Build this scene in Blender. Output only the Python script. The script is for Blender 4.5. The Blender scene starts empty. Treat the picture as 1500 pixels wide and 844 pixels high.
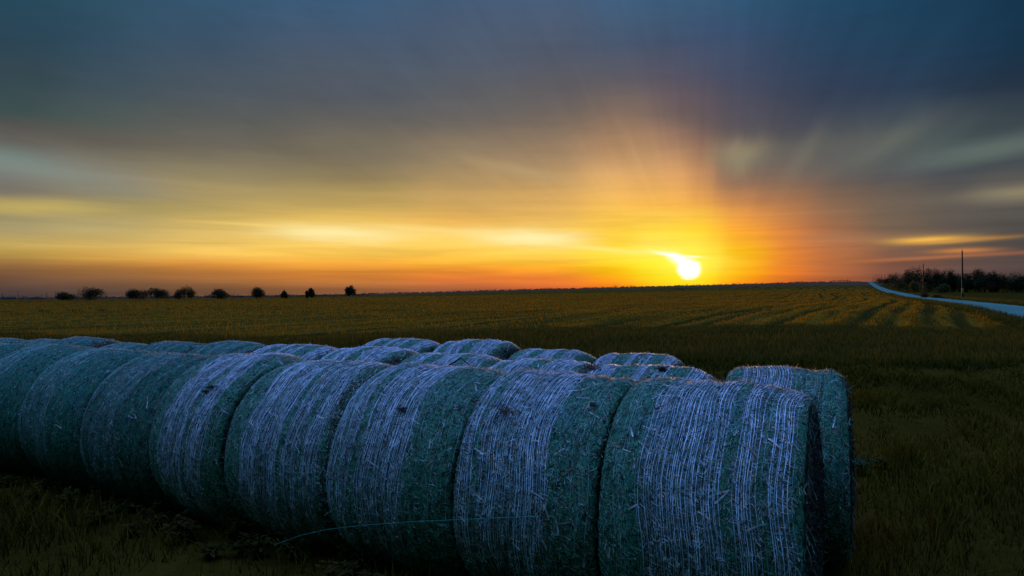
import bpy, math, random
import numpy as np
from mathutils import Vector

R_ = math.radians
sc = bpy.context.scene
rng = np.random.default_rng(11)
random.seed(11)

# ------------------------------------------------------------------ camera, world, sun, exposure
CAM_H = 2.02
F = 1000.0                     # focal length in photo pixels (photo is 1500 wide)
HZ = 437.0                     # photo row of the true horizon
cam_d = bpy.data.cameras.new('camera'); cam = bpy.data.objects.new('camera', cam_d)
sc.collection.objects.link(cam); sc.camera = cam
cam_d.sensor_width = 36; cam_d.lens = 24.0
cam_d.clip_start = 0.1; cam_d.clip_end = 30000
cam.location = (0, 0, CAM_H)
cam.rotation_euler = (R_(90) + math.atan((HZ - 422) / F), 0, 0)

sc.view_settings.view_transform = 'Standard'
sc.view_settings.look = 'None'
sc.view_settings.gamma = 1
sc.view_settings.use_curve_mapping = False
sc.view_settings.exposure = 0.0

def lin(c):
    return tuple(((v/255)/12.92 if v/255 <= .04045 else (((v/255)+.055)/1.055)**2.4) for v in c)

def px_dir(x, y):
    """photo pixel -> (azimuth, elevation) in radians"""
    a = (x-750)/F; e = (HZ-y)/F
    return math.atan(a), math.atan(e/math.sqrt(1+a*a))

SUN_AZ, SUN_EL = px_dir(1008, 391)

world = bpy.data.worlds.new('World'); sc.world = world
world.use_nodes = True
wn = world.node_tree.nodes; wl = world.node_tree.links
wn.clear()

class NT:
    """tiny helper for node maths"""
    def __init__(s, tree): s.t = tree
    def _in(s, sock, v):
        if isinstance(v, bpy.types.NodeSocket): s.t.links.new(v, sock)
        elif v is not None: sock.default_value = v
    def m(s, op, a, b=None, c=None, clamp=False):
        n = s.t.nodes.new('ShaderNodeMath'); n.operation = op; n.use_clamp = clamp
        s._in(n.inputs[0], a)
        if b is not None: s._in(n.inputs[1], b)
        if c is not None: s._in(n.inputs[2], c)
        return n.outputs[0]
    def maprange(s, v, a, b, c=0., d=1., smooth=True):
        n = s.t.nodes.new('ShaderNodeMapRange'); n.interpolation_type = 'SMOOTHSTEP' if smooth else 'LINEAR'
        s._in(n.inputs[0], v)
        for i, q in enumerate((a, b, c, d)): s._in(n.inputs[i+1], q)
        return n.outputs[0]
    def mix(s, f, a, b, mode='MIX'):
        n = s.t.nodes.new('ShaderNodeMix'); n.data_type = 'RGBA'; n.blend_type = mode
        s._in(n.inputs[0], f)
        for i, v in ((6, a), (7, b)):
            if isinstance(v, tuple) and len(v) == 3: v = (*v, 1)
            s._in(n.inputs[i], v)
        return n.outputs[2]
    def vec(s, x, y, z=0.):
        n = s.t.nodes.new('ShaderNodeCombineXYZ')
        for i, v in enumerate((x, y, z)): s._in(n.inputs[i], v)
        return n.outputs[0]
    def noise(s, v, scale=1., detail=4., rough=.5, out=0, dist=0.):
        n = s.t.nodes.new('ShaderNodeTexNoise'); s._in(n.inputs['Vector'], v)
        n.inputs['Scale'].default_value = scale; n.inputs['Detail'].default_value = detail
        n.inputs['Roughness'].default_value = rough; n.inputs['Distortion'].default_value = dist
        return n.outputs[out]
    def ramp(s, f, stops, interp='LINEAR'):
        n = s.t.nodes.new('ShaderNodeValToRGB'); cr = n.color_ramp; cr.interpolation = interp
        s._in(n.inputs[0], f)
        while len(cr.elements) > 1: cr.elements.remove(cr.elements[-1])
        cr.elements[0].position = stops[0][0]; cr.elements[0].color = (*stops[0][1], 1)
        for p, c in stops[1:]:
            e = cr.elements.new(p); e.color = (*c, 1)
        return n.outputs[0]

W = NT(world.node_tree)
tc = wn.new('ShaderNodeTexCoord')
sep = wn.new('ShaderNodeSeparateXYZ'); wl.new(tc.outputs['Generated'], sep.inputs[0])
AZ = W.m('ARCTAN2', sep.outputs[0], sep.outputs[1])
EL = W.m('ARCSINE', sep.outputs[2])

SKY = {   # photo column -> (row, sRGB) of the evening cloud colours
 0:   [(0,38,72,90),(50,42,68,84),(100,52,72,80),(160,62,80,80),(185,86,86,82),(205,98,95,90),(235,110,126,122),(260,118,118,112),(280,122,114,100),(303,178,158,95),(318,150,138,100),(335,165,150,108),(350,185,163,98),(370,185,153,78),(385,150,110,65),(400,120,85,60),(420,85,65,58),(437,62,56,60)],
 150: [(0,45,78,98),(60,50,76,95),(120,62,80,90),(170,76,88,85),(200,96,92,85),(240,122,118,106),(260,133,128,118),(285,138,130,110),(300,158,145,100),(320,162,148,108),(335,180,165,110),(355,195,165,95),(375,208,160,75),(390,165,115,60),(410,120,85,60),(430,85,68,60)],
 300: [(0,52,84,110),(60,56,80,102),(120,72,84,95),(170,86,89,88),(210,104,98,88),(250,146,134,100),(280,168,148,100),(310,175,155,95),(330,205,175,98),(345,220,185,105),(370,245,198,95),(385,225,150,65),(400,175,115,60),(425,110,80,60)],
 480: [(0,60,90,120),(60,72,88,110),(130,84,91,100),(170,98,97,95),(230,128,117,95),(260,145,128,90),(300,195,165,95),(325,236,192,95),(345,250,212,115),(370,255,203,85),(385,240,165,60),(400,212,130,52),(425,140,92,60)],
 700: [(0,70,92,120),(60,76,90,110),(130,88,91,98),(180,108,100,92),(230,143,124,98),(270,178,147,98),(300,208,165,95),(325,238,183,90),(345,255,212,110),(360,255,210,95),(385,255,188,60),(395,245,150,50),(410,225,120,55),(425,160,92,60)],
 800: [(0,70,92,120),(70,80,88,105),(130,98,94,98),(180,124,108,95),(240,178,144,105),(280,210,165,100),(310,230,180,95),(340,252,208,100),(370,255,212,85),(390,255,180,40),(405,250,140,50),(422,220,105,50)],
 900: [(0,64,94,125),(60,70,86,110),(110,88,88,100),(160,124,105,95),(210,175,136,100),(250,220,170,110),(290,243,185,95),(330,255,203,70),(360,255,213,50),(378,255,225,60),(395,255,195,0),(412,255,150,20),(424,220,100,20)],
 960: [(0,60,92,122),(60,68,83,108),(120,92,86,98),(170,114,96,92),(220,166,126,98),(260,220,160,100),(300,250,186,82),(340,255,218,75),(365,255,235,110),(385,255,233,50),(400,255,225,0),(418,255,185,0)],
 1010:[(0,56,89,120),(60,63,82,112),(130,84,80,95),(180,100,86,88),(220,140,108,90),(260,198,140,92),(300,240,170,78),(340,255,213,50),(365,255,238,85),(393,255,248,100),(405,255,238,0),(418,255,210,0)],
 1080:[(0,45,82,112),(60,52,75,105),(130,68,74,95),(200,88,83,88),(240,114,98,90),(270,150,113,88),(300,205,138,82),(340,252,165,50),(370,255,180,0),(400,255,165,0),(415,255,135,5)],
 1150:[(0,38,75,105),(60,44,70,98),(130,56,66,88),(200,80,78,85),(240,112,98,90),(280,148,110,82),(320,186,122,76),(350,222,128,60),(380,238,130,44),(400,236,120,36),(415,212,104,42)],
 1220:[(0,30,70,98),(60,35,65,92),(130,48,62,85),(200,74,78,84),(240,92,90,88),(270,104,90,82),(310,138,104,80),(350,168,110,76),(380,182,110,66),(415,168,94,60)],
 1320:[(0,25,62,88),(60,30,62,88),(130,42,60,82),(195,73,84,86),(220,84,92,90),(250,80,80,85),(290,104,92,82),(330,112,96,80),(360,118,92,75),(390,118,80,68),(420,92,62,60)],
 1420:[(0,20,55,80),(60,25,55,80),(130,38,55,75),(190,66,80,84),(220,74,88,88),(250,70,75,82),(290,93,88,82),(330,88,82,78),(360,86,78,72),(390,95,76,70),(420,72,56,58)],
 1500:[(0,18,50,75),(60,20,50,72),(130,35,50,68),(190,62,75,80),(215,80,93,92),(240,66,73,78),(283,112,104,92),(300,86,83,78),(330,78,75,72),(360,72,69,68),(390,82,68,68),(420,66,56,58)],
}
ELMAX = 0.45
pos = W.m('DIVIDE', EL, ELMAX, clamp=True)
# the long-exposure clouds waver a little
wob = W.noise(W.vec(W.m('MULTIPLY', AZ, 3.), W.m('MULTIPLY', EL, 14.)), 1.0, 3, .5)
pos = W.m('ADD', pos, W.m('MULTIPLY', W.m('SUBTRACT', wob, .5), W.maprange(EL, .01, .2, .015, .10)), clamp=True)
wdx = W.m('SUBTRACT', AZ, SUN_AZ+.02); wdy = W.m('ADD', EL, .03)
wphi = W.m('ARCTAN2', wdy, wdx); wrad = W.m('SQRT', W.m('ADD', W.m('MULTIPLY', wdx, wdx), W.m('MULTIPLY', wdy, wdy)))
wnz = W.noise(W.vec(W.m('MULTIPLY', wphi, 1.6), W.m('MULTIPLY', wrad, 3.), 1.7), 1., 2, .5)
AZW = W.m('ADD', AZ, W.m('MULTIPLY', W.m('SUBTRACT', wnz, .5), W.maprange(EL, .0, .2, .02, .16)))
col = None; WS = None
AZC = W.m('MINIMUM', W.m('MAXIMUM', AZW, -.68), .68)
cols_x = sorted(SKY)
for ci, x in enumerate(cols_x):
    stops = []
    for (y, r, g, b) in reversed(SKY[x]):
        az, el = px_dir(x, y)
        stops.append((min(1, max(0, el/ELMAX)), lin((r, g, b))))
    c = W.ramp(pos, stops)
    az = px_dir(x, 300)[0]
    azl = px_dir(cols_x[max(0, ci-1)], 300)[0]; azr = px_dir(cols_x[min(len(cols_x)-1, ci+1)], 300)[0]
    sg = .47*(azr-azl)/(2 if 0 < ci < len(cols_x)-1 else 1)
    dd = W.m('DIVIDE', W.m('SUBTRACT', AZC, az), sg)
    wt = W.m('EXPONENT', W.m('MULTIPLY', W.m('MULTIPLY', dd, dd), -.5))
    if col is None: col, WS = c, wt
    else:
        WS = W.m('ADD', WS, wt); col = W.mix(W.m('DIVIDE', wt, WS), col, c)
# streaks that fan out from the sun, and level bars low down
dx = W.m('SUBTRACT', AZ, SUN_AZ+.02); dy = W.m('ADD', EL, .03)
phi = W.m('ARCTAN2', dy, dx)
rad = W.m('SQRT', W.m('ADD', W.m('MULTIPLY', dx, dx), W.m('MULTIPLY', dy, dy)))
ray = W.noise(W.vec(W.m('MULTIPLY', phi, 4.5), W.m('MULTIPLY', rad, 2.6), 3.1), 1., 4, .45, dist=.5)
ray2 = W.noise(W.vec(W.m('MULTIPLY', phi, 2.6), W.m('MULTIPLY', rad, 5.), 8.1), 1., 3, .5, dist=.4)
bars = W.noise(W.vec(W.m('MULTIPLY', AZ, 4.), W.m('MULTIPLY', EL, 70.), 5.), 1., 4, .55, dist=.5)
ray3 = W.noise(W.vec(W.m('MULTIPLY', phi, 14.), W.m('MULTIPLY', rad, 4.), 12.), 1., 4, .6, dist=.6)
rs3 = W.m('MULTIPLY', W.m('SUBTRACT', ray3, .5), W.maprange(EL, .07, .22, 0., .22))
rs = W.m('MULTIPLY', W.m('SUBTRACT', W.m('ADD', W.m('MULTIPLY', ray, .5), W.m('MULTIPLY', ray2, .7)), .6), W.maprange(EL, .08, .22, 0., .4))
bs = W.m('MULTIPLY', W.m('SUBTRACT', bars, .5), W.maprange(EL, .03, .2, .75, .12))
mod = W.m('ADD', W.m('ADD', 1., rs3), W.m('ADD', rs, bs))
vm = wn.new('ShaderNodeVectorMath'); vm.operation = 'SCALE'; wl.new(col, vm.inputs[0]); wl.new(mod, vm.inputs['Scale'])
col = vm.outputs[0]

def patch(col, x, y, sx, sy, rgb, amt, tilt=0., ragged=.6, gain=1., nx=9., ny=60., power=1.):
    """a lit gap in the cloud, given by the direction it is seen in"""
    az, el = px_dir(x, y)
    n = W.noise(W.vec(W.m('MULTIPLY', AZ, nx), W.m('MULTIPLY', EL, ny), x*.013), 1., 4, .55)
    nn = W.m('MULTIPLY', W.m('SUBTRACT', n, .5), ragged)
    a = W.m('DIVIDE', W.m('SUBTRACT', AZ, az), sx/F)
    e = W.m('SUBTRACT', EL, el)
    e = W.m('SUBTRACT', e, W.m('MULTIPLY', W.m('SUBTRACT', AZ, az), tilt))
    e = W.m('ADD', W.m('DIVIDE', e, sy/F), W.m('MULTIPLY', nn, 2.))
    d2 = W.m('ADD', W.m('MULTIPLY', a, a), W.m('MULTIPLY', e, e))
    if power != 1: d2 = W.m('POWER', d2, power)
    g = W.m('EXPONENT', W.m('MULTIPLY', d2, -1.))
    c = tuple(v*gain for v in lin(rgb))
    return W.mix(W.m('MULTIPLY', g, amt, clamp=True), col, c)

col = patch(col, 490, 342, 85, 11, (255,236,165), .95, tilt=-.03, ragged=.8, power=1.3)
col = patch(col, 400, 331, 90, 2.2, (250,215,120), .6, tilt=-.02)
col = patch(col, 620, 336, 130, 5, (255,225,140), .55, tilt=-.04, ragged=.9)
col = patch(col, 775, 349, 75, 13, (255,240,172), .95, tilt=-.03, ragged=.8, power=1.3)
col = patch(col, 900, 366, 110, 4, (255,240,140), .6, tilt=-.1, ragged=.9)
col = patch(col, 60, 303, 80, 9, (200,178,100), .7, tilt=0.)
col = patch(col, 30, 243, 120, 14, (130,145,135), .5, tilt=-.12)
col = patch(col, 760, 250, 70, 8, (190,165,120), .4, tilt=-.2)
col = patch(col, 1086, 228, 36, 20, (165,153,118), .6, tilt=.1, ragged=.9, nx=25., ny=10.)
col = patch(col, 1178, 224, 20, 16, (125,118,102), .5, tilt=.9, ragged=.8, nx=30., ny=10.)
col = patch(col, 1290, 216, 45, 12, (105,110,102), .5, tilt=.45, ragged=.9, nx=24., ny=10.)
col = patch(col, 1230, 212, 120, 20, (100,102,96), .5, tilt=.1, ragged=1.2, nx=14., ny=10.)
col = patch(col, 1440, 222, 90, 12, (100,114,108), .6, tilt=.12)
col = patch(col, 1500, 282, 50, 7, (142,132,104), .8)
col = patch(col, 1362, 351, 42, 4.6, (252,192,80), .95, ragged=.5)
col = patch(col, 1405, 352, 60, 2.5, (200,140,72), .7, ragged=.8, tilt=.04)
col = patch(col, 1412, 367, 32, 3.2, (205,130,66), .85, ragged=.5)
col = patch(col, 1350, 378, 130, 2.4, (176,108,70), .8, ragged=.8, tilt=.03)
col = patch(col, 1250, 348, 80, 5, (160,118,80), .35)
# the sun low in the cloud: broad glow, then the burnt-out disc with a ragged streak above it
col = patch(col, 1004, 388, 72, 30, (255,246,60), .6, ragged=.1)
col = patch(col, 984, 374, 20, 2.6, (255,255,235), 1.0, tilt=-.22, ragged=.9, gain=1.3, nx=30., ny=160.)
col = patch(col, 999, 383, 15, 7, (255,255,240), 1.0, tilt=-.5, ragged=1.2, gain=1.5, nx=60., ny=220.)
col = patch(col, 1014, 376, 12, 1.6, (255,255,225), .8, tilt=-.05, ragged=1.6, gain=1.2, nx=30., ny=120.)
col = patch(col, 1009, 394, 13.8, 12.4, (255,255,250), 1.0, ragged=.55, gain=2.5, nx=45., ny=170., power=2.2)

# above the picture: deep blue zenith; behind the camera: the blue-violet sky opposite the sunset
zen = lin((70, 125, 190))
col = W.mix(W.maprange(EL, .42, .9), col, zen)
col = W.mix(W.maprange(EL, .8, 1.45), col, (1.4, 2.4, 8.2))
back = W.ramp(W.m('DIVIDE', EL, 1.5708, clamp=True),
   [(0, (.001,.004,.003)), (.18, (.002,.018,.014)), (.34, (.012,.15,.11)), (.52, (.10,.55,.75)), (.72, (.80,1.9,5.6)), (.88, (1.6,2.8,9.8)), (1, (1.8,3.1,10.6))])
rel = W.m('SUBTRACT', AZ, SUN_AZ)
cosr = W.m('COSINE', rel)
bf = W.maprange(cosr, .55, -.45, 0., 1.)
# brighter on the left behind the camera
side = W.maprange(W.m('SINE', W.m('SUBTRACT', AZ, .5)), -1., 1., 1.4, .5, smooth=False)
vb = wn.new('ShaderNodeVectorMath'); vb.operation = 'SCALE'; wl.new(back, vb.inputs[0]); wl.new(side, vb.inputs['Scale'])
col = W.mix(bf, col, vb.outputs[0])
col = W.mix(W.maprange(EL, -.02, -.1), col, (.01, .01, .01))
bg = wn.new('ShaderNodeBackground'); bg.inputs['Strength'].default_value = 1.0
wl.new(col, bg.inputs['Color'])
nis = wn.new('ShaderNodeTexSky'); nis.sky_type = 'NISHITA'; nis.sun_disc = False
nis.sun_elevation = SUN_EL; nis.sun_rotation = SUN_AZ; nis.dust_density = 3
bg2 = wn.new('ShaderNodeBackground'); bg2.inputs['Strength'].default_value = 0.0005
wl.new(nis.outputs[0], bg2.inputs['Color'])
ad = wn.new('ShaderNodeAddShader'); wl.new(bg.outputs[0], ad.inputs[0]); wl.new(bg2.outputs[0], ad.inputs[1])
wo = wn.new('ShaderNodeOutputWorld'); wl.new(ad.outputs[0], wo.inputs[0])
world.cycles.sampling_method = 'MANUAL'; world.cycles.sample_map_resolution = 1024

sl = bpy.data.lights.new('sun', 'SUN'); so = bpy.data.objects.new('sun', sl); sc.collection.objects.link(so)
sl.energy = 5.0; sl.angle = R_(0.9); sl.color = (1.0, .50, .16)
sdir = Vector((math.sin(SUN_AZ)*math.cos(SUN_EL), math.cos(SUN_AZ)*math.cos(SUN_EL), math.sin(SUN_EL)))
so.rotation_euler = sdir.to_track_quat('Z', 'Y').to_euler()

# ------------------------------------------------------------------ helpers
C = sc.collection
def tag(o, label=None, cat=None, group=None, kind=None):
    if label: o['label'] = label
    if cat: o['category'] = cat
    if group: o['group'] = group
    if kind: o['kind'] = kind
    return o
def empty(name, loc, rz=0.):
    o = bpy.data.objects.new(name, None); C.objects.link(o)
    o.location = loc; o.rotation_euler = (0, 0, rz); o.empty_display_size = .2
    return o
def link(name, me, parent=None):
    o = bpy.data.objects.new(name, me); C.objects.link(o)
    if parent: o.parent = parent
    return o
def mesh(name, co, quads=None, tris=None, mats=(), qm=None, tm=None, smooth=True, attrs=None):
    co = np.asarray(co, np.float32).reshape(-1, 3)
    q = np.zeros((0, 4), np.int32) if quads is None else np.asarray(quads, np.int32).reshape(-1, 4)
    t = np.zeros((0, 3), np.int32) if tris is None else np.asarray(tris, np.int32).reshape(-1, 3)
    me = bpy.data.meshes.new(name)
    me.vertices.add(len(co)); me.vertices.foreach_set('co', co.ravel())
    me.loops.add(q.size + t.size); me.loops.foreach_set('vertex_index', np.concatenate([q.ravel(), t.ravel()]))
    me.polygons.add(len(q) + len(t))
    st = np.concatenate([np.arange(len(q))*4, q.size + np.arange(len(t))*3]).astype(np.int32)
    me.polygons.foreach_set('loop_start', st)
    me.polygons.foreach_set('use_smooth', np.full(len(st), smooth))
    for m in mats: me.materials.append(m)
    if qm is not None or tm is not None:
        a = np.zeros(len(q), np.int32) if qm is None else np.asarray(qm, np.int32)
        b = np.zeros(len(t), np.int32) if tm is None else np.asarray(tm, np.int32)
        me.polygons.foreach_set('material_index', np.concatenate([a, b]))
    if attrs:
        for k, v in attrs.items():
            at = me.attributes.new(k, 'FLOAT', 'POINT'); at.data.foreach_set('value', np.asarray(v, np.float32).ravel())
    me.update(calc_edges=True); me.validate()
    return me

def new_mat(name):
    m = bpy.data.materials.new(name); m.use_nodes = True
    m.node_tree.nodes.clear()
    return m, NT(m.node_tree)
def principled(N, color, rough=.9, bump=None, bstr=.3, bdist=.01, spec=.1, sheen=0.):
    n = N.t.nodes.new('ShaderNodeBsdfPrincipled')
    N._in(n.inputs['Base Color'], (*color, 1) if isinstance(color, tuple) and len(color) == 3 else color)
    N._in(n.inputs['Roughness'], rough); n.inputs['Specular IOR Level'].default_value = spec
    if sheen: n.inputs['Sheen Weight'].default_value = sheen; n.inputs['Sheen Roughness'].default_value = .4
    if bump is not None:
        b = N.t.nodes.new('ShaderNodeBump'); b.inputs['Strength'].default_value = bstr; b.inputs['Distance'].default_value = bdist
        N.t.links.new(bump, b.inputs['Height']); N.t.links.new(b.outputs[0], n.inputs['Normal'])
    return n.outputs[0]
def diffuse(N, color, bump=None, bstr=.3, bdist=.01):
    n = N.t.nodes.new('ShaderNodeBsdfDiffuse'); N._in(n.inputs[0], color)
    if bump is not None:
        b = N.t.nodes.new('ShaderNodeBump'); b.inputs['Strength'].default_value = bstr; b.inputs['Distance'].default_value = bdist
        N.t.links.new(bump, b.inputs['Height']); N.t.links.new(b.outputs[0], n.inputs['Normal'])
    return n.outputs[0]
def out(N, sh):
    o = N.t.nodes.new('ShaderNodeOutputMaterial'); N.t.links.new(sh, o.inputs[0])
def attr(N, name):
    n = N.t.nodes.new('ShaderNodeAttribute'); n.attribute_name = name; return n
def leafy(name, c0, c1, scale=1., trans=.35, tip=None, rough=.8):
    """diffuse + translucent blade material, colours mottled in world space; tip colour from attribute h"""
    m, N = new_mat(name)
    g = N.t.nodes.new('ShaderNodeNewGeometry')
    n = N.noise(g.outputs['Position'], scale, 3, .6)
    c = N.mix(N.maprange(n, .35, .65), c0, c1)
    r = attr(N, 'rnd')
    c = N.mix(N.m('MULTIPLY', r.outputs['Fac'], .5), c, N.mix(1., c, (.5, .45, .35), 'MULTIPLY'))
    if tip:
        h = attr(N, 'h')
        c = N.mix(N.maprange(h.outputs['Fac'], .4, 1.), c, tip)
    d = N.t.nodes.new('ShaderNodeBsdfDiffuse'); N._in(d.inputs[0], c)
    t = N.t.nodes.new('ShaderNodeBsdfTranslucent'); N._in(t.inputs[0], c)
    mx = N.t.nodes.new('ShaderNodeMixShader'); mx.inputs[0].default_value = trans
    N.t.links.new(d.outputs[0], mx.inputs[1]); N.t.links.new(t.outputs[0], mx.inputs[2])
    out(N, mx.outputs[0])
    return m

# ------------------------------------------------------------------ terrain
P_Y = np.array([0, 14, 30, 60, 100, 150, 232, 322, 420, 600, 800, 1000, 1100, 1400, 2000, 4000, 9000.])
P_Z = np.array([0, 0, .25, 1.02, 1.5, 2.05, 3.6, 5.5, 8.0, 13.5, 20.5, 26.5, 27.8, 25, 17, 8, 6.])
G_A = np.array([-1.5, -.75, -.5, -.21, 0, .25, .5, .62, .75, 1.5])
G_V = np.array([.05, .07, .16, .32, .52, .76, .98, 1.0, 1.0, .9])
def smooth_interp(x, xp, fp):
    h = np.diff(xp); d = np.diff(fp)/h
    m = np.zeros(len(xp)); m[0] = d[0]; m[-1] = d[-1]
    s = (d[:-1]*d[1:] > 0)
    w1 = 2*h[1:]+h[:-1]; w2 = h[1:]+2*h[:-1]
    with np.errstate(divide='ignore', invalid='ignore'):
        mm = np.where(s, (w1+w2)/(w1/d[:-1]+w2/d[1:]), 0)
    m[1:-1] = mm
    x = np.clip(x, xp[0], xp[-1]); i = np.clip(np.searchsorted(xp, x)-1, 0, len(h)-1)
    t = (x-xp[i])/h[i]
    return ((1+2*t)*(1-t)**2)*fp[i] + t*(1-t)**2*h[i]*m[i] + t*t*(3-2*t)*fp[i+1] + t*t*(t-1)*h[i]*m[i+1]
ROAD_AZ = math.atan((1259-750)/F)
RS, RC = math.sin(ROAD_AZ), math.cos(ROAD_AZ)
def wv(x, y): return x*RC - y*RS, x*RS + y*RC
def wv_inv(w, v): return w*RC + v*RS, -w*RS + v*RC
ng = np.random.default_rng(3)
NK = [(ng.uniform(-1, 1, 2)*f, ng.uniform(0, 6.28)) for f in (.05, .05, .09, .09, .2, .2, .4, .4)]
def lowfreq(x, y):
    s = 0
    for (k, p) in NK: s = s + np.sin(k[0]*x*3 + k[1]*y*3 + p)
    return s/len(NK)
def swath(x, y):
    """wheel tracks and straw swaths of the cut field, running parallel to the road"""
    w, v = wv(x, y)
    w2 = w + 2.6*np.sin(v*.028 + w*.035+.6) + .7*np.sin(v*.011+1.) + .5*lowfreq(x*.6, y*.6)
    s = .26*np.sin(w2*2*np.pi/4.6) + .42*np.sin(w2*2*np.pi/1.9+1.+np.sin(v*.05)) + .14*np.sin(w2*2*np.pi/13.+2) + .45*lowfreq(x*1.6, y*1.6)
    return s
def field_mask(x, y):
    w, v = wv(x, y)
    near = 36 + 5*lowfreq(x*.35, y*.35) + 3*lowfreq(x*1.1, y*1.1)
    m = np.clip((y-near)/3, 0, 1)
    return m*np.clip((9.2-w)/3.+0*v, 0, 1)
def ground_z(x, y):
    x = np.asarray(x, float); y = np.asarray(y, float)
    r = np.sqrt(x*x+y*y)
    yy = np.maximum(y, r*.25)
    a = np.clip(x/np.maximum(yy, .01), -1.5, 1.5)
    near = np.clip((r-10)/30, 0, 1)
    z = smooth_interp(yy, P_Y, P_Z)*(near*smooth_interp(a, G_A, G_V) + (1-near)*.5)
    z = z + .06*lowfreq(x*3, y*3)*np.clip((r-9)/20, 0, 1)
    z = z + .07*swath(x, y)*field_mask(x, y)*np.clip((500-r)/200, 0, 1)
    # road bed is graded flat
    w, v = wv(x, y)
    return z
rr = [0.0] + list(np.geomspace(.6, 9000, 560))
azs = np.concatenate([np.radians(np.arange(-180, -46, 4)), np.radians(np.arange(-46, 46, .16)), np.radians(np.arange(46, 180, 4))])
rr = np.array(rr); RRg, AZg = np.meshgrid(rr, azs, indexing='ij')
gx = RRg*np.sin(AZg); gy = RRg*np.cos(AZg); gz = ground_z(gx, gy)
nr, na = RRg.shape
idx = np.arange(nr*na).reshape(nr, na)
i2 = np.roll(idx, -1, axis=1)
q = np.stack([idx[:-1], idx[1:], i2[1:], i2[:-1]], -1).reshape(-1, 4)
q = q[:, ::-1]
gco = np.stack([gx, gy, gz], -1).reshape(-1, 3)
fm = field_mask(gx, gy).ravel(); sw = swath(gx, gy).ravel()

m_ground, N = new_mat('field_ground')
g = N.t.nodes.new('ShaderNodeNewGeometry'); sp = N.t.nodes.new('ShaderNodeSeparateXYZ'); N.t.links.new(g.outputs['Position'], sp.inputs[0])
X, Y = sp.outputs[0], sp.outputs[1]
dist = N.m('SQRT', N.m('ADD', N.m('MULTIPLY', X, X), N.m('MULTIPLY', Y, Y)))
wN = N.m('SUBTRACT', N.m('MULTIPLY', X, RC), N.m('MULTIPLY', Y, RS)); vN = N.m('ADD', N.m('MULTIPLY', X, RS), N.m('MULTIPLY', Y, RC))
n1 = N.noise(g.outputs['Position'], .25, 6, .65)
n2 = N.noise(g.outputs['Position'], 6., 5, .7)
nrow = N.noise(N.vec(N.m('MULTIPLY', wN, .9), N.m('MULTIPLY', vN, .035)), 1., 6, .65)
nrow2 = N.noise(N.vec(N.m('MULTIPLY', wN, .12), N.m('MULTIPLY', vN, .01)), 1., 4, .6)
grass = N.mix(N.maprange(n1, .35, .65), (.028, .017, .002), (.046, .026, .003))
stub = N.mix(N.maprange(nrow, .36, .66), (.034, .022, .003), (.16, .078, .006))
stub = N.mix(N.maprange(nrow2, .35, .7, 0., .6), stub, (.06, .045, .006))
soil = N.mix(N.maprange(nrow2, .4, .6), (.10, .045, .022), (.06, .034, .018))
s_a = attr(N, 'swath'); f_a = attr(N, 'field')
stub = N.mix(N.maprange(s_a.outputs['Fac'], .1, -.5, 0., .85), stub, (.020, .017, .003))
c = N.mix(f_a.outputs['Fac'], grass, stub)
c = N.mix(N.maprange(N.m('ADD', dist, N.m('MULTIPLY', n1, 60.)), 680., 760.), c, soil)
c = N.mix(N.maprange(n2, .3, .7, .5, 0.), c, N.mix(1., c, (.35, .35, .3), 'MULTIPLY'))
out(N, diffuse(N, c, bump=n2, bstr=.5, bdist=.05))
me = mesh('ground', gco, quads=q, mats=[m_ground], attrs={'field': fm, 'swath': sw})
tag(link('ground', me), kind='structure')

# ---- road
m_road, N = new_mat('pale_gravel')
g = N.t.nodes.new('ShaderNodeNewGeometry'); sp = N.t.nodes.new('ShaderNodeSeparateXYZ'); N.t.links.new(g.outputs['Position'], sp.inputs[0])
wN = N.m('SUBTRACT', N.m('MULTIPLY', sp.outputs[0], RC), N.m('MULTIPLY', sp.outputs[1], RS)); vN = N.m('ADD', N.m('MULTIPLY', sp.outputs[0], RS), N.m('MULTIPLY', sp.outputs[1], RC))
n = N.noise(N.vec(N.m('MULTIPLY', wN, 1.1), N.m('MULTIPLY', vN, .03)), 1., 5, .6)
n2 = N.noise(g.outputs['Position'], 9., 5, .7)
c = N.mix(N.maprange(n, .35, .65), (.055, .11, .07), (.08, .15, .095))
c = N.mix(N.maprange(n2, .3, .7, .3, 0.), c, (.05, .08, .07))
out(N, diffuse(N, c, bump=n2, bstr=.4, bdist=.02))
vs = np.concatenate([np.arange(-60, 200, 2.), np.geomspace(200, 1300, 160)])
ROAD_W0, ROAD_W1 = 9.5, 14.4
ws = np.linspace(ROAD_W0, ROAD_W1, 9)
Wg, Vg = np.meshgrid(ws, vs); Wg = Wg + (.12*np.sin(Vg*.35)+.1*np.sin(Vg*.13+1))*np.where(np.abs(Wg-11.95) > 2.3, 1, 0)
x_, y_ = wv_inv(Wg, Vg)
xc, yc = wv_inv(np.full_like(Wg, 11.95), Vg)
z_ = np.maximum(ground_z(x_, y_), ground_z(xc, yc)) + .10 + .06*(1-((Wg-11.95)/2.5)**2)
a, b = Wg.shape; idx = np.arange(a*b).reshape(a, b)
q = np.stack([idx[:-1, :-1], idx[:-1, 1:], idx[1:, 1:], idx[1:, :-1]], -1).reshape(-1, 4)
co = np.stack([x_, y_, z_], -1).reshape(-1, 3)
# skirts so that the gravel bed has a real edge
n0 = len(co)
L0 = co[idx[:, 0]].copy(); L0[:, 2] -= .35; L1 = co[idx[:, -1]].copy(); L1[:, 2] -= .35
co = np.concatenate([co, L0, L1]); li = n0+np.arange(a); ri = n0+a+np.arange(a)
q = np.concatenate([q, np.stack([li[:-1], idx[:-1, 0], idx[1:, 0], li[1:]], -1), np.stack([idx[:-1, -1], ri[:-1], ri[1:], idx[1:, -1]], -1)])
tag(link('road', mesh('road', co, quads=q, mats=[m_road])), kind='structure')

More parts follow.
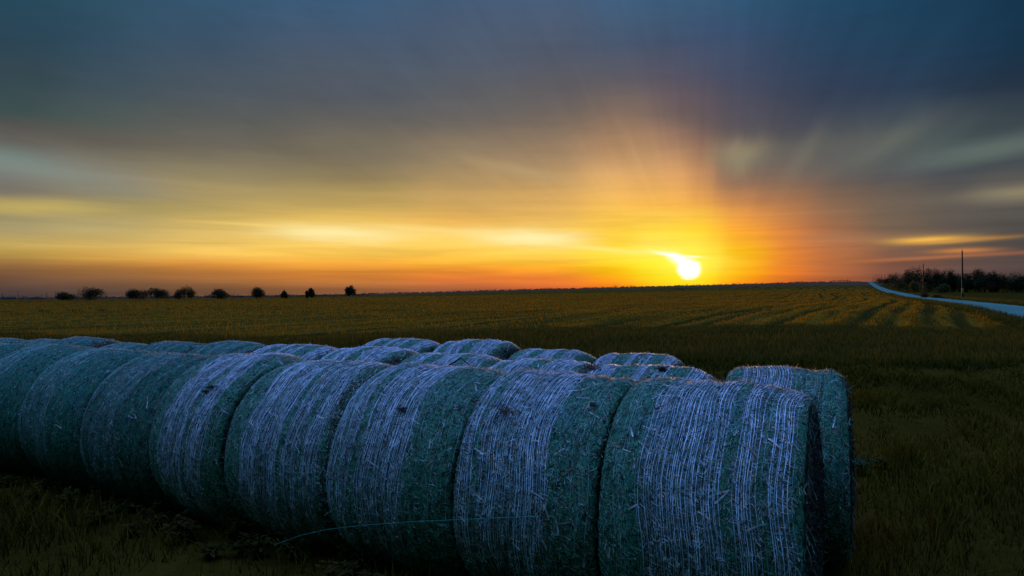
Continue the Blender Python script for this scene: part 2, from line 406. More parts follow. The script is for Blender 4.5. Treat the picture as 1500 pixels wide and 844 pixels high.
# ------------------------------------------------------------------ blades of grass
def blades(x, y, h, wd, lean=.35, segs=2, z=None, r=rng):
    n = len(x); z = ground_z(x, y) if z is None else z
    th = r.uniform(0, 2*np.pi, n); dx_, dy_ = np.cos(th), np.sin(th)
    la = r.uniform(0, 2*np.pi, n); lm = np.abs(r.normal(0, lean, n))*h
    lx, ly = np.cos(la)*lm, np.sin(la)*lm
    rows = []; hv = []
    for k in range(segs+1):
        t = k/segs; off = t**1.7; wk = wd*(1-t*.75)/2 if k < segs else wd*0
        hz = h*(t - .12*t*t*(lm/np.maximum(h, 1e-4)))
        cx_, cy_ = x+lx*off, y+ly*off
        if k < segs:
            rows.append(np.stack([cx_-dx_*wk, cy_-dy_*wk, z+hz-.02], -1)); rows.append(np.stack([cx_+dx_*wk, cy_+dy_*wk, z+hz-.02], -1)); hv += [np.full(n, t)]*2
        else:
            rows.append(np.stack([cx_, cy_, z+hz], -1)); hv.append(np.full(n, 1.))
    co = np.stack(rows, 1); nv = co.shape[1]
    base = np.arange(n)[:, None]*nv
    qs = []
    for k in range(segs-1): qs.append(base + np.array([[2*k, 2*k+1, 2*k+3, 2*k+2]]))
    tr = base + np.array([[2*segs-2, 2*segs-1, 2*segs]])
    return co.reshape(-1, 3), (np.concatenate(qs) if qs else None), tr, np.stack(hv, 1).ravel(), np.repeat(r.random(n), nv)
def scatter(n, ymin, ymax, amin=-.8, amax=.8, r=rng, dens_pow=1.):
    y = (r.random(n)*(ymax**dens_pow-ymin**dens_pow)+ymin**dens_pow)**(1/dens_pow); x = r.uniform(amin, amax, n)*y
    return x, y
def grass_obj(name, label, cat, mat, x, y, h, wd, lean=.35, segs=2):
    co, q, t, hv, rn = blades(x, y, h, wd, lean, segs)
    o = link(name, mesh(name, co, quads=q, tris=t, mats=[mat], attrs={'h': hv, 'rnd': rn}))
    return tag(o, label, cat, kind='stuff')

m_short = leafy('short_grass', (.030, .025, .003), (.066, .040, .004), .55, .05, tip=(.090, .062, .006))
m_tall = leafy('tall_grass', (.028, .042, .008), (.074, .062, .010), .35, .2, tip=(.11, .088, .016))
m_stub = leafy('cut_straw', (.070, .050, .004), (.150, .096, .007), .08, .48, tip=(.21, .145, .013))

# bale geometry numbers are needed to keep grass out of the bales
SC = 0.75/0.6888
TH = R_(29.84)
U = np.array([-math.cos(TH), math.sin(TH)]); NN = np.array([math.sin(TH), math.cos(TH)])
P0 = np.array([1.659, 3.732])*SC
def inside_rows(x, y, pad=.0):
    dx_, dy_ = x-P0[0], y-P0[1]
    t = dx_*U[0]+dy_*U[1]; s = dx_*NN[0]+dy_*NN[1]
    a = (t > -.0) & (s > -.62+pad) & (s < 2.1-pad)
    b = (t > 4.6) & (t < 9.0) & (s > 2.1) & (s < 3.6)
    return a | b

x, y = scatter(150000, 3.2, 22, -.95, .95, dens_pow=1.2)
clump = lowfreq(x*9, y*9)
k = ~inside_rows(x, y) & (rng.random(len(x)) < .55+.5*clump); x, y, clump = x[k], y[k], clump[k]
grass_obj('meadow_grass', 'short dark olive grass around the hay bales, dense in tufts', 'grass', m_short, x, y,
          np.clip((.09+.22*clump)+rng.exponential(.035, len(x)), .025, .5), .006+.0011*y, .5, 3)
x, y = scatter(110000, 18, 56, -.82, .82, dens_pow=1.5)
w, v = wv(x, y); k = (w < 9.2) & (field_mask(x, y) < .6) & (y > 19.5+4*lowfreq(x*.6, y*.6)) & (rng.random(len(x)) < .8+.3*lowfreq(x*2, y*2)); x, y = x[k], y[k]
grass_obj('tall_grass', 'tall dark green uncut grass strip between the bales and the field', 'grass', m_tall, x, y,
          rng.uniform(.18, .44, len(x))*(1+.45*lowfreq(x*1.3, y*1.3))*np.clip(.3+(38+5*lowfreq(x*.35, y*.35)-y)/14, .3, 1), .010+.0006*y, .18, 2)
x, y = scatter(360000, 30, 430, -.82, .82, dens_pow=.45)
s = swath(x, y); k = (field_mask(x, y) > .4) & (rng.random(len(x)) < np.clip(.48+.8*s, .05, 1)*np.clip(.95+.9*x/y, .42, 1)); x, y, s = x[k], y[k], s[k]
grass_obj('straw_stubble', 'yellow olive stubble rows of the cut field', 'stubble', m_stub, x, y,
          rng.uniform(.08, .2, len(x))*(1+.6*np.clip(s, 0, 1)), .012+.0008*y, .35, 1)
# verge on both sides of the road
vv = rng.uniform(20, 260, 40000); ww = np.where(rng.random(40000) < .5, rng.uniform(7.5, 9.4, 40000), rng.uniform(14.7, 20, 40000))
x, y = wv_inv(ww, vv); k = y > 12; x, y = x[k], y[k]
grass_obj('verge_grass', 'dark weedy grass along both edges of the gravel road', 'grass', m_tall, x, y,
          rng.uniform(.15, .5, len(x)), .012+.0008*y, .3, 2)

# ------------------------------------------------------------------ hay bales
def hay_material(name, green, pale, dark):
    m, N = new_mat(name)
    tcn = N.t.nodes.new('ShaderNodeTexCoord'); o = tcn.outputs['Object']
    oi = N.t.nodes.new('ShaderNodeObjectInfo')
    vm_ = N.t.nodes.new('ShaderNodeVectorMath'); N.t.links.new(o, vm_.inputs[0])
    cb = N.vec(N.m('MULTIPLY', oi.outputs['Random'], 31.), N.m('MULTIPLY', oi.outputs['Random'], 17.), 0.)
    N.t.links.new(cb, vm_.inputs[1]); p = vm_.outputs[0]
    b = attr(N, 'band').outputs['Fac']; cap = attr(N, 'cap').outputs['Fac']
    big = N.noise(p, 2.6, 4, .6); mid = N.noise(p, 17., 5, .7); fine = N.noise(p, 95., 4, .75)
    ms = N.t.nodes.new('ShaderNodeMapping'); N.t.links.new(p, ms.inputs[0]); ms.inputs['Scale'].default_value = (60, 14, 14)
    strand = N.noise(ms.outputs[0], 1., 5, .7, dist=1.2)
    c = N.mix(N.maprange(N.m('ADD', b, N.m('MULTIPLY', N.m('SUBTRACT', mid, .5), .7)), .3, .7), green, pale)
    c = N.mix(N.maprange(big, .55, .72, 0., .55), c, (.06, .16, .15))
    c = N.mix(N.maprange(fine, .52, .72, 0., .8), c, (.30, .33, .30))
    c = N.mix(N.maprange(strand, .5, .38, 0., .85), c, dark)
    c = N.mix(N.maprange(mid, .45, .3, 0., .7), c, dark)
    capc = N.mix(N.maprange(fine, .45, .7), (.018, .018, .012), (.13, .11, .07))
    c = N.mix(cap, c, capc)
    hgt = N.m('ADD', N.m('MULTIPLY', strand, .8), N.m('ADD', N.m('MULTIPLY', fine, .6), mid))
    out(N, principled(N, c, .95, bump=hgt, bstr=.9, bdist=.02, spec=.05))
    return m
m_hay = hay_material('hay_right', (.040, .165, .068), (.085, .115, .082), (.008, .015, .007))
m_hay_l = hay_material('hay_left_dimmed', (.022, .125, .056), (.042, .100, .064), (.006, .015, .008))  # greener hay of the left bales, light falloff to the left put into its colour
def simple(name, c0, c1, scale=30., rough=.8, spec=.1):
    m, N = new_mat(name)
    tcn = N.t.nodes.new('ShaderNodeTexCoord')
    n = N.noise(tcn.outputs['Object'], scale, 3, .6)
    out(N, principled(N, N.mix(N.maprange(n, .35, .65), c0, c1), rough, spec=spec))
    return m
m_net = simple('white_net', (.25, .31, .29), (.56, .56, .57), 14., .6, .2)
m_net_l = simple('net_left_dimmed', (.05, .13, .085), (.13, .22, .15), 9., .7, .1)  # net of the left bales, same falloff put into a darker colour
m_fuzz = None
m_net_m = simple('grey_net', (.15, .20, .17), (.28, .33, .30), 12., .6, .2)
m_net_g = simple('green_net', (.015, .10, .06), (.03, .17, .12), 12., .6, .2)
m_straw = simple('dry_straw', (.20, .18, .16), (.46, .40, .34), 14.)
m_straw2 = simple('green_straw', (.06, .18, .10), (.18, .30, .19), 14.)
m_fuzz = leafy('fine_fuzz', (.22, .20, .13), (.42, .34, .22), 2., .65)
m_straw_dull = simple('dull_straw', (.025, .09, .055), (.06, .12, .09), 14.)  # darker straw that carries the dimming of the left bales, also on cut ends
m_straw3 = simple('brown_straw', (.07, .05, .035), (.20, .14, .08), 8.)
m_straw4 = simple('black_straw', (.010, .010, .008), (.035, .028, .02), 8.)

class Lumps:
    def __init__(s, seed, amp):
        r = np.random.default_rng(seed); s.c = []
        for kk, mm, A in [(1,.8,.5),(2,1.5,.6),(3,2.,.6),(4,4,.5),(6,6,.4),(9,9,.35),(14,12,.25),(23,25,.18),(37,40,.13)]:
            for _ in range(2):
                s.c.append((kk+r.integers(0, 2), mm*r.uniform(.6, 1.4), A*amp*r.uniform(.5, 1), r.uniform(0, 6.28), r.uniform(0, 6.28)))
        s.ridge = [(r.uniform(-.5, .5), r.uniform(.03, .09), r.uniform(-1, 1)*amp*1.2) for _ in range(7)]
    def __call__(s, x, th):
        o = 0
        for k, m, A, p, q in s.c: o = o + A*np.sin(k*th+p)*np.sin(m*x*2*np.pi/1.2+q)
        for c, w, A in s.ridge: o = o + A*np.exp(-((x-c)/w)**2)
        return o

def build_bale(seed, Wd, R, detail, hay, greenish=.45, open_end=False, pale_at=None, bare=2., shoulder=(.15, .22)):
    """returns meshes (hay body, net wrap) for a bale whose axis is local x, resting on z=0"""
    r = np.random.default_rng(seed)
    lump = Lumps(seed, .010)
    sh = r.uniform(*shoulder); hw = Wd/2
    conic = r.uniform(-.02, .02)
    def surf(x, th, lift=0.):
        # rounded shoulders
        e = np.clip((np.abs(x)-(hw-sh))/sh, 0, 1)
        rad = R - sh*.38*(1-np.sqrt(np.clip(1-e*e*.98, 0, 1))) + lump(x, th)*(1-.4*e) + conic*x + lift
        y = rad*np.cos(th); z = rad*np.sin(th)
        # the weight flattens the underside and widens the flanks a little
        z = np.where(z < -R*.9, -R*.9+(z+R*.9)*.25, z)
        y = y*(1+.03*np.clip(-z/R, -.2, 1))
        return np.stack([x+0*th, y, z+R*.925], -1)
    # bands of netting along the axis
    bands = []; x = -hw+r.uniform(-.03, .05); pale = r.random() > greenish
    while x < hw:
        w_ = r.uniform(.10, .30) if pale else r.uniform(.06, .24)
        bands.append((x, x+w_, pale)); x += w_; pale = not pale
    if pale_at is not None:
        bands = []; last = 0.
        for a_, b_ in pale_at:
            if a_ > last: bands.append((last*Wd-hw, a_*Wd-hw, False))
            bands.append((a_*Wd-hw, b_*Wd-hw, True)); last = b_
        if last < 1: bands.append((last*Wd-hw, hw, False))
    def bandf(xx, th):
        xx = xx + .02*np.sin(3*th+seed) + .012*np.sin(7*th+2*seed) + .012*np.sin(19*th+seed*3+xx*40)+.01*np.sin(31*th+xx*90)
        v = np.zeros_like(xx)
        for a_, b_, p_ in bands:
            if p_: v = np.maximum(v, np.clip((xx-a_)/.05+.5, 0, 1)*np.clip((b_-xx)/.05+.5, 0, 1))
        return v
    nx, nt = (110, 260) if detail >= 2 else ((56, 140) if detail == 1 else (40, 96))
    sx = np.sin(np.linspace(-np.pi/2, np.pi/2, nx))*.15+np.linspace(-1, 1, nx)*.85
    xs = sx*hw; ths = np.linspace(0, 2*np.pi, nt, endpoint=False)
    Xg, Tg = np.meshgrid(xs, ths, indexing='ij')
    co = surf(Xg, Tg)
    co += r.normal(0, .0022 if detail >= 2 else .003, co.shape)
    bd = bandf(Xg, Tg).ravel(); cap = np.clip((Xg.ravel()/Wd+.5-bare-.02*np.sin(5*Tg.ravel()))/.04, 0, 1)*.85
    idx = np.arange(nx*nt).reshape(nx, nt); i2 = np.roll(idx, -1, 1)
    qs = [np.stack([idx[:-1], idx[1:], i2[1:], i2[:-1]], -1).reshape(-1, 4)]
    cos = [co.reshape(-1, 3)]; nvt = nx*nt
    for sgn, row in ((-1, 0), (1, nx-1)):
        rim = co[row]; cen = rim.mean(0); prev = idx[row]
        rings = np.linspace(1, 0, 22 if detail >= 2 else 9)[1:]
        for f_ in rings:
            ring = cen + (rim-cen)*max(f_, .004)
            spiral = .012*np.sin((f_*R/.045)*2*np.pi/2.2 + ths*1.)
            bulge = (.05*(1-f_**2))*1.0
            ring[:, 0] = rim[:, 0]*f_+sgn*hw*(1-f_) + sgn*(bulge + spiral*min(1, f_*4) + r.normal(0, .006, nt)*min(1, f_*5))
            cos.append(ring); cur = nvt+np.arange(nt); nvt += nt
            c2, p2 = np.roll(cur, -1), np.roll(prev, -1)
            qq = np.stack([prev, cur, c2, p2], -1)
            qs.append(qq if sgn > 0 else qq[:, ::-1])
            prev = cur; bd = np.concatenate([bd, np.zeros(nt)]); cap = np.concatenate([cap, np.full(nt, 1.)])
    qs = [qs[0][:, ::1]] + qs[1:]
    q_all = np.concatenate(qs); nb = len(q_all)
    qmat = [np.zeros(nb, np.int32)]
    allq = [q_all]; allco = cos; nv = nvt
    # loose straws lying over the surface
    def straws(n, mat_i, lmin, lmax, wmin, wmax, where=None, circ=.0, straight=False):
        nonlocal nv, bd, cap
        x0 = r.uniform(-hw*.99, hw*.99, n); t0 = r.uniform(0, 2*np.pi, n)
        if where is not None:
            k_ = r.random(n) < where(bandf(x0, t0)); x0, t0 = x0[k_], t0[k_]; n = len(x0)
        L = r.uniform(lmin, lmax, n); wd = r.uniform(wmin, wmax, n); al = r.uniform(0, np.pi, n)
        if circ: al = np.where(r.random(n) < circ, np.pi/2+r.normal(0, .25, n), al)
        cur = r.normal(0, .05 if straight else .16, n); lift = r.uniform(.001, .006, n); kink = r.exponential(.004, n)
        rows = []
        for i in range(4):
            s_ = (i/3-.5); a2 = al+cur*s_*2
            px = x0+L*s_*np.cos(a2); pt = t0+L*s_*np.sin(a2)/R
            ox, ot = -np.sin(a2)*wd/2, np.cos(a2)*wd/2/R
            lf = lift + kink*np.abs(s_)*2
            px = np.clip(px, -hw*.995, hw*.995)
            rows.append(surf(np.clip(px-ox, -hw, hw), pt-ot, lf)); rows.append(surf(np.clip(px+ox, -hw, hw), pt+ot, lf+.001))
        c_ = np.stack(rows, 1); base = nv+np.arange(n)[:, None]*8
        for i in range(3):
            allq.append(base+np.array([[2*i, 2*i+1, 2*i+3, 2*i+2]])); qmat.append(np.full(n, mat_i, np.int32))
        allco.append(c_.reshape(-1, 3)); nv += n*8
        bd = np.concatenate([bd, np.zeros(n*8)]); cap = np.concatenate([cap, np.zeros(n*8)])
    K = {2: 1.0, 1: .45, 0: .22}[detail]; ww = {2: 1., 1: 1.6, 0: 2.2}[detail]
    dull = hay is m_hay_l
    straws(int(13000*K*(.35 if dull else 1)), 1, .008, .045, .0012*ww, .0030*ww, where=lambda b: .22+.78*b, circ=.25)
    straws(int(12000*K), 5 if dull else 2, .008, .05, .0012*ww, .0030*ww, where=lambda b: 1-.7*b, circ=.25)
    straws(int(4500*K), 3, .01, .05, .0015*ww, .0035*ww)
    straws(int(9000*K), 4, .008, .05, .0015*ww, .0045*ww, where=lambda b: 1-.55*b)
    straws(int(120*K*(.3 if dull else 1)), 1, .04, .11, .004, .011, straight=True)
    straws(int(80*K), 3, .04, .12, .005, .015, straight=True)
    # fine fuzz standing off the surface
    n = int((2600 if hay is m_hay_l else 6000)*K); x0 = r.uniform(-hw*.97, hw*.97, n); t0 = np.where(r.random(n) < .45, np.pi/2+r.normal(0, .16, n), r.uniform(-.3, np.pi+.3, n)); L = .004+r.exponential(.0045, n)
    p0_ = surf(x0, t0, 0.); p1_ = surf(x0+r.normal(0, .009, n), t0+r.normal(0, .014, n), L); w__ = r.uniform(.0007, .0014, n)*ww
    dd_ = r.normal(0, 1, (n, 3)); dd_ /= np.linalg.norm(dd_, axis=1)[:, None]; dd_ *= w__[:, None]
    c_ = np.stack([p0_-dd_, p0_+dd_, p1_+dd_*.5, p1_-dd_*.5], 1)
    allq.append(nv+np.arange(n*4).reshape(-1, 4)); qmat.append(np.full(n, 6, np.int32)); allco.append(c_.reshape(-1, 3)); nv += n*4
    bd = np.concatenate([bd, np.zeros(n*4)]); cap = np.concatenate([cap, np.zeros(n*4)])
    # straws sticking out of the cut ends
    for sgn in (-1, 1):
        n = int(2600*K) if (open_end or sgn < 0) else int(900*K)
        rd = np.sqrt(r.random(n))*R*.93; tt = r.uniform(0, 2*np.pi, n)
        p0 = np.stack([np.full(n, sgn*(hw+.012)), rd*np.cos(tt), rd*np.sin(tt)+R*.925], -1)
        al = tt+np.pi/2+r.normal(0, .7, n); L = r.uniform(.02, .10, n); wd = r.uniform(.002, .005, n)*ww
        d_ = np.stack([sgn*r.normal(.1, .25, n), np.cos(al), np.sin(al)], -1)
        e_ = np.stack([r.normal(0, .4, n), -np.sin(al), np.cos(al)], -1)
        rows = []
        for i in range(3):
            t_ = i/2; c_ = p0 + d_*(L*t_)[:, None] + e_*(np.sin(t_*3)*L*.12)[:, None]
            c_[:, 0] = np.where(sgn*c_[:, 0] < hw-.01, sgn*(hw-.01), c_[:, 0])
            rows.append(c_-e_*(wd/2)[:, None]); rows.append(c_+e_*(wd/2)[:, None])
        c_ = np.stack(rows, 1); base = nv+np.arange(n)[:, None]*6
        mi = r.choice([4, 3, 3, 4, 5, 2], n)
        for i in range(2):
            allq.append(base+np.array([[2*i, 2*i+1, 2*i+3, 2*i+2]])); qmat.append(mi)
        allco.append(c_.reshape(-1, 3)); nv += n*6
        bd = np.concatenate([bd, np.zeros(n*6)]); cap = np.concatenate([cap, np.ones(n*6)])
    body = mesh('hay_body', np.concatenate(allco), quads=np.concatenate(allq), mats=[hay, m_straw, m_straw2, m_straw3, m_straw4, m_straw_dull, m_fuzz],
                qm=np.concatenate(qmat), attrs={'band': bd, 'cap': cap})
    # the net: strands round the circumference, white in the pale bands and green elsewhere
    xs = []; gs = []; rad = []
    for a_, b_, p_ in bands:
        x = a_ + r.uniform(0, .02)
        while x < b_:
            if abs(x) < hw*.985 and x/Wd+.5 < bare:
                xs.append(x); gs.append((0 if r.random() < .85 else 2) if p_ else (2 if r.random() < .38 else 1)); rad.append((r.choice([.0012, .0015, .0018, .0023]) if p_ else r.uniform(.0007, .0014))*(1 if detail > 1 else 1.25))
            x += (r.uniform(.0125, .0165) if r.random() > .1 else .028) if p_ else r.uniform(.016, .035)
    # a few white strands stray into the green
    xs = np.array(xs); gs = np.array(gs); rad = np.array(rad); n = len(xs)
    seg = {2: 150, 1: 90, 0: 64}[detail]
    t = np.linspace(0, 2*np.pi, seg, endpoint=False)
    wand = np.zeros((n, seg)); common = .020*np.sin(3*t+seed) + .012*np.sin(7*t+2*seed)
    for kq in (1, 2, 3, 5, 9, 14):
        wand += r.normal(0, .0032/np.sqrt(kq), n)[:, None]*np.sin(kq*t[None]+r.uniform(0, 6.28, n)[:, None])
    wand += r.normal(0, .0006, (n, seg))
    Xn = np.clip(xs[:, None]-common[None]*.8+wand, -hw*.99, hw*.99); Tn = np.repeat(t[None], n, 0)
    sink = np.clip(.0055+.004*np.sin(5*Tn+r.uniform(0, 6.28, n)[:, None])*np.sin(11*Tn+r.uniform(0, 6.28, n)[:, None]), -.004, 1)
    vs_ = []
    for dx_, dl in ((-1, 0), (0, .8), (1, 0)):
        vs_.append(surf(np.clip(Xn+dx_*rad[:, None], -hw, hw), Tn, sink+dl*rad[:, None]))
    V = np.stack(vs_, 2)     # n, seg, 3, 3
    idx = np.arange(n*seg*3).reshape(n, seg, 3); j2 = np.roll(idx, -1, 1)
    qq = []; mi = []
    for a_, b_ in ((0, 1), (1, 2)):
        qq.append(np.stack([idx[..., a_], idx[..., b_], j2[..., b_], j2[..., a_]], -1).reshape(-1, 4)); mi.append(np.repeat(gs, seg))
    # short slanted strands that tie neighbouring threads together
    ntie = int(1500*K); x0 = r.uniform(-hw*.97, hw*.97, ntie); t0 = r.uniform(0, 2*np.pi, ntie)
    bb = bandf(x0, t0) > .5
    dxx = r.choice([-1, 1], ntie)*r.uniform(.012, .03, ntie); dtt = r.uniform(.02, .05, ntie)
    w_ = .0011*ww
    A = [surf(np.clip(x0, -hw, hw), t0, .004), surf(np.clip(x0+w_*2, -hw, hw), t0, .004), surf(np.clip(x0+dxx+w_*2, -hw, hw), t0+dtt, .005), surf(np.clip(x0+dxx, -hw, hw), t0+dtt, .005)]
    T4 = np.stack(A, 1).reshape(-1, 3); ib = n*seg*3+np.arange(ntie*4).reshape(-1, 4)
    qq.append(ib); mi.append(np.where(bb, 0, 1))
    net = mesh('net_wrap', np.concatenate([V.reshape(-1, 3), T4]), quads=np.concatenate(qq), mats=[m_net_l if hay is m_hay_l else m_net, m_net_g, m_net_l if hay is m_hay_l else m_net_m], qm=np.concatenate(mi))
    return body, net

RZ = math.atan2(-U[1], -U[0])        # local +x points to the near right end of the row
def place_bale(meshes, c, label, group, rz=0., dz=0., roll=None, sc_=1., flip=False):
    e = empty('hay_bale', (c[0], c[1], float(ground_z(c[0], c[1]))+dz-.015), RZ+rz+(math.pi if flip else 0))
    e.scale = (1, sc_, sc_)
    link('hay_body', meshes[0], e); link('net_wrap', meshes[1], e)
    return tag(e, label, 'hay bale', group)

G1 = 'round hay bales of the front row'; G2 = 'round hay bales of the middle row'; G3 = 'round hay bales of the short back row'
# seam positions along the front row (metres from its near right end)
seams = np.array([.02, 1.04, 1.95, 2.98, 4.07, 4.99, 6.03, 7.12, 8.2, 9.3])*SC
L1_ = ['nearest bale, right end of the front row, dark cut end showing',
      'front row bale with a brown chaff clump on its seam, second from right',
      'third front row bale from the right, violet net band beside plain green hay',
      'fourth front row bale from the right, striped, dark bare right shoulder',
      'fifth front row bale from the right, dark holes in its upper side',
      'sixth front row bale from the right, with a pale turquoise streak',
      'seventh front row bale from the right, dull green with a bluish patch',
      'eighth front row bale from the right, mostly plain dull green',
      'bale cut off by the left picture edge in the front row']
PALE = [[(.24, .64), (.69, .82), (.85, .96)], [(.0, .14), (.18, .68)], [(.0, .11), (.14, .24), (.29, .66)],
        [(.22, .57), (.61, .75), (.78, .91)], [(.24, .60), (.65, .87)], [(.03, .16), (.22, .60)], [(.05, .55)], [(.1, .5)], [(.2, .5)]]
for i in range(9):
    gap = .012
    Wd = seams[i+1]-seams[i]-gap; c = P0+U*((seams[i]+seams[i+1])/2)
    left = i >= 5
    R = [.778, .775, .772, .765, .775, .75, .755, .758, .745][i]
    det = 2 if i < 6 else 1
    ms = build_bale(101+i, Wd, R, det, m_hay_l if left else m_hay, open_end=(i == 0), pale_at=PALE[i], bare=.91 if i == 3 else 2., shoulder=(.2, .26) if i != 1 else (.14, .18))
    place_bale(ms, c, L1_[i], G1, rz=R_([2.8, 1.2, -1.2, 1.6, -1.5, 1.2, -1., 1.0, 0][i]))

# middle row
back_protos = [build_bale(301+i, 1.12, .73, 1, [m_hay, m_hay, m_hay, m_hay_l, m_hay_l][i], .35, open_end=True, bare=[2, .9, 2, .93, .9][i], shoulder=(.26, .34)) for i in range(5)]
ROW2 = P0 + NN*1.55
r2 = [(-.04, 1.16, .757, 'lone bale at the right end of the middle row, gap on its left'),
      (.98, 0, .738, 'middle row bale just left of the lone right hand one, thin orange rim'),
      (2.06, 1, .742, 'third middle row bale from the right, over the seam of the two nearest'),
      (3.12, 2, .745, 'fourth middle row bale from the right, a stick standing in front of it'),
      (4.24, 1, .765, 'fifth middle row bale from the right, bare dark right shoulder'),
      (5.42, 0, .757, 'sixth middle row bale from the right, under the gap left of the back row'),
      (6.60, 3, .755, 'seventh middle row bale from the right'),
      (7.78, 4, .735, 'eighth middle row bale from the right'),
      (8.95, 3, .705, 'ninth middle row bale from the right, lower than both neighbours'),
      (10.1, 4, .735, 'tenth middle row bale from the right, humped above its neighbours'),
      (11.3, 3, .70, 'eleventh middle row bale from the right, near the left picture edge'),
      (12.5, 4, .69, 'last bale of the middle row at the left picture edge')]
for i, (t0, k, R, lab) in enumerate(r2):
    if i == 0:
        Wd = .88; ms = build_bale(401, Wd, R, 2, m_hay, .4, open_end=True, pale_at=[(.12, .55)]); s_ = 1.
    else: ms = back_protos[k]; s_ = R/.73; Wd = 1.12
    c = ROW2 + U*(t0+Wd/2)
    place_bale(ms, c, lab, G2, rz=R_([7.0, 3, -2, 2, -3, 2, -2, 3, -2, 3, 2, -2][i]), sc_=s_)
ROW3 = P0 + NN*3.08
r3 = [(1.70, 0, .725, .95, 'rightmost bale of the short back row beside the open field'),
      (2.78, 2, .725, 1.0, 'second back row bale from the right, low against the tall grass'),
      (3.84, 1, .772, 1.05, 'third back row bale from the right, tall with a drooping dark right end'),
      (5.04, 0, .76, 1.1, 'leftmost bale of the short back row')]
for i, (t0, k, R, Wd, lab) in enumerate(r3):
    e = place_bale(back_protos[k], ROW3+U*(t0+Wd/2), lab, G3, rz=R_([3, -3, 2, -2][i]), sc_=R/.73)
    e.scale[0] = Wd/1.12

# ------------------------------------------------------------------ debris on the bales
def ribbon_clump(name, seed, n, spread, L, w, mat_, flat=.4):
    r = np.random.default_rng(seed); co = []; q = []
    for i in range(n):
        c = r.normal(0, spread, 3)*np.array([1, 1, flat]); c[2] = abs(c[2])
        d = r.normal(0, 1, 3); d[2] *= .6; d /= np.linalg.norm(d); e = np.cross(d, r.normal(0, 1, 3)); e /= np.linalg.norm(e)
        l = L*r.uniform(.5, 1.2); ww = w*r.uniform(.6, 1.3); f = np.cross(d, e)
        b = len(co)
        for k in range(4):
            t = k/3-.5; p = c+d*l*t+e*math.sin(k*1.3+i)*l*.08
            co += [p-e*ww/2, p+f*ww*.4, p+e*ww/2]
        for k in range(3):
            o = b+3*k
            q += [(o, o+1, o+4, o+3), (o+1, o+2, o+5, o+4), (o+2, o, o+3, o+5)]
    return mesh(name, co, quads=q, mats=[mat_], smooth=False)
def ray_at(x, y, Y):
    """the point at depth Y seen towards a photo pixel (level camera)"""
    return Vector(((x-750)/F*Y, Y, CAM_H+(HZ-y)/F*Y))
m_dark = simple('dark_chaff', (.016, .012, .010), (.05, .032, .022), 20.)
m_brown = simple('brown_chaff', (.06, .035, .022), (.16, .09, .05), 20.)
m_twig = simple('twig_bark', (.03, .022, .018), (.07, .05, .04), 20.)
def on_bale(x, y, row_off, R=.775, top=1.925):
    """point on the row's surface seen towards a pixel: march along the ray to the cylinder"""
    d = ray_at(x, y, 1.)-Vector((0, 0, CAM_H)); o = Vector((0, 0, CAM_H)); best = None
    for k in range(100, 1600):
        p = o+d*(k*.01); s = (p.x-P0[0])*NN[0]+(p.y-P0[1])*NN[1]-row_off
        rr_ = math.hypot(s, p.z-R*.925)
        if rr_ < R: return p
        if best is None or rr_ < best[0]: best = (rr_, p)
    return best[1]
def debris(name, label, cat, me, x, y, row=0., R=.775):
    p = on_bale(x, y, row, R); o = link(name, me); o.location = p
    return tag(o, label, cat)
debris('chaff_clump', 'small dark clump of hay on top of the nearest bale', 'hay clump', ribbon_clump('chaff_clump', 1, 40, .014, .05, .007, m_dark, .8), 972, 543)
debris('chaff_clump', 'flat brown clump of chaff on the crest of the second nearest bale', 'hay clump', ribbon_clump('chaff_clump', 2, 60, .035, .06, .006, m_brown), 866, 540)
debris('chaff_clump', 'dark round hole with frayed hay high on the second nearest bale', 'hay clump', ribbon_clump('chaff_clump', 3, 30, .012, .035, .005, m_dark), 868, 594)
debris('chaff_clump', 'brownish scuffed patch of chaff in the violet net of the second nearest bale', 'hay clump', ribbon_clump('chaff_clump', 4, 60, .035, .06, .004, m_brown), 742, 604)
debris('chaff_clump', 'small dark tuft caught in the net of the third nearest bale', 'hay clump', ribbon_clump('chaff_clump', 5, 30, .015, .05, .006, m_dark), 591, 600)
for k, (x, y) in enumerate([(312, 568), (304, 574)]):
    debris('chaff_clump', ['lower of two black tufts in the striped bale with dark holes', 'upper of two black tufts in the striped bale with dark holes'][k], 'hay clump',
           ribbon_clump('chaff_clump', 6+k, 30, [.022, .013][k], .04, .007, m_dark), x, y)
# a bent stick on the third bale and one poking from the lone bale
def stick(name, pts, r0, r1, mat_):
    co = []; q = []; P = [Vector(p) for p in pts]; ns = 6
    for i, p in enumerate(P):
        d = (P[min(i+1, len(P)-1)]-P[max(i-1, 0)]).normalized(); e = d.orthogonal().normalized(); f = d.cross(e)
        rad_ = r0+(r1-r0)*i/(len(P)-1)
        for k in range(ns):
            a_ = k*2*math.pi/ns; co.append(p+(e*math.cos(a_)+f*math.sin(a_))*rad_)
    for i in range(len(P)-1):
        for k in range(ns): q.append((i*ns+k, i*ns+(k+1) % ns, (i+1)*ns+(k+1) % ns, (i+1)*ns+k))
    return mesh(name, co, quads=q, mats=[mat_])
p = on_bale(675, 533, 0.)
o = link('twig', stick('twig', [(-.09, 0, -.01), (-.04, .0, .02), (0, 0, .05), (.03, .01, .02), (.07, .01, -.01)], .008, .004, m_twig)); o.location = p
tag(o, 'bent dark twig peaking above the third nearest bale', 'twig')
p = Vector((*(ROW2+U*(.02)-NN*.30), .62))
o = link('twig', stick('twig', [(-.05, 0, -.03), (.02, 0, 0), (.07, .01, .03), (.12, .0, .075), (.17, .02, .09)], .012, .004, m_twig)); o.location = p
tag(o, 'forked dark stick poking out of the lone bale\'s right end', 'twig')
m_twine = simple('pale_twine', (.03, .16, .10), (.05, .22, .15), 20.)
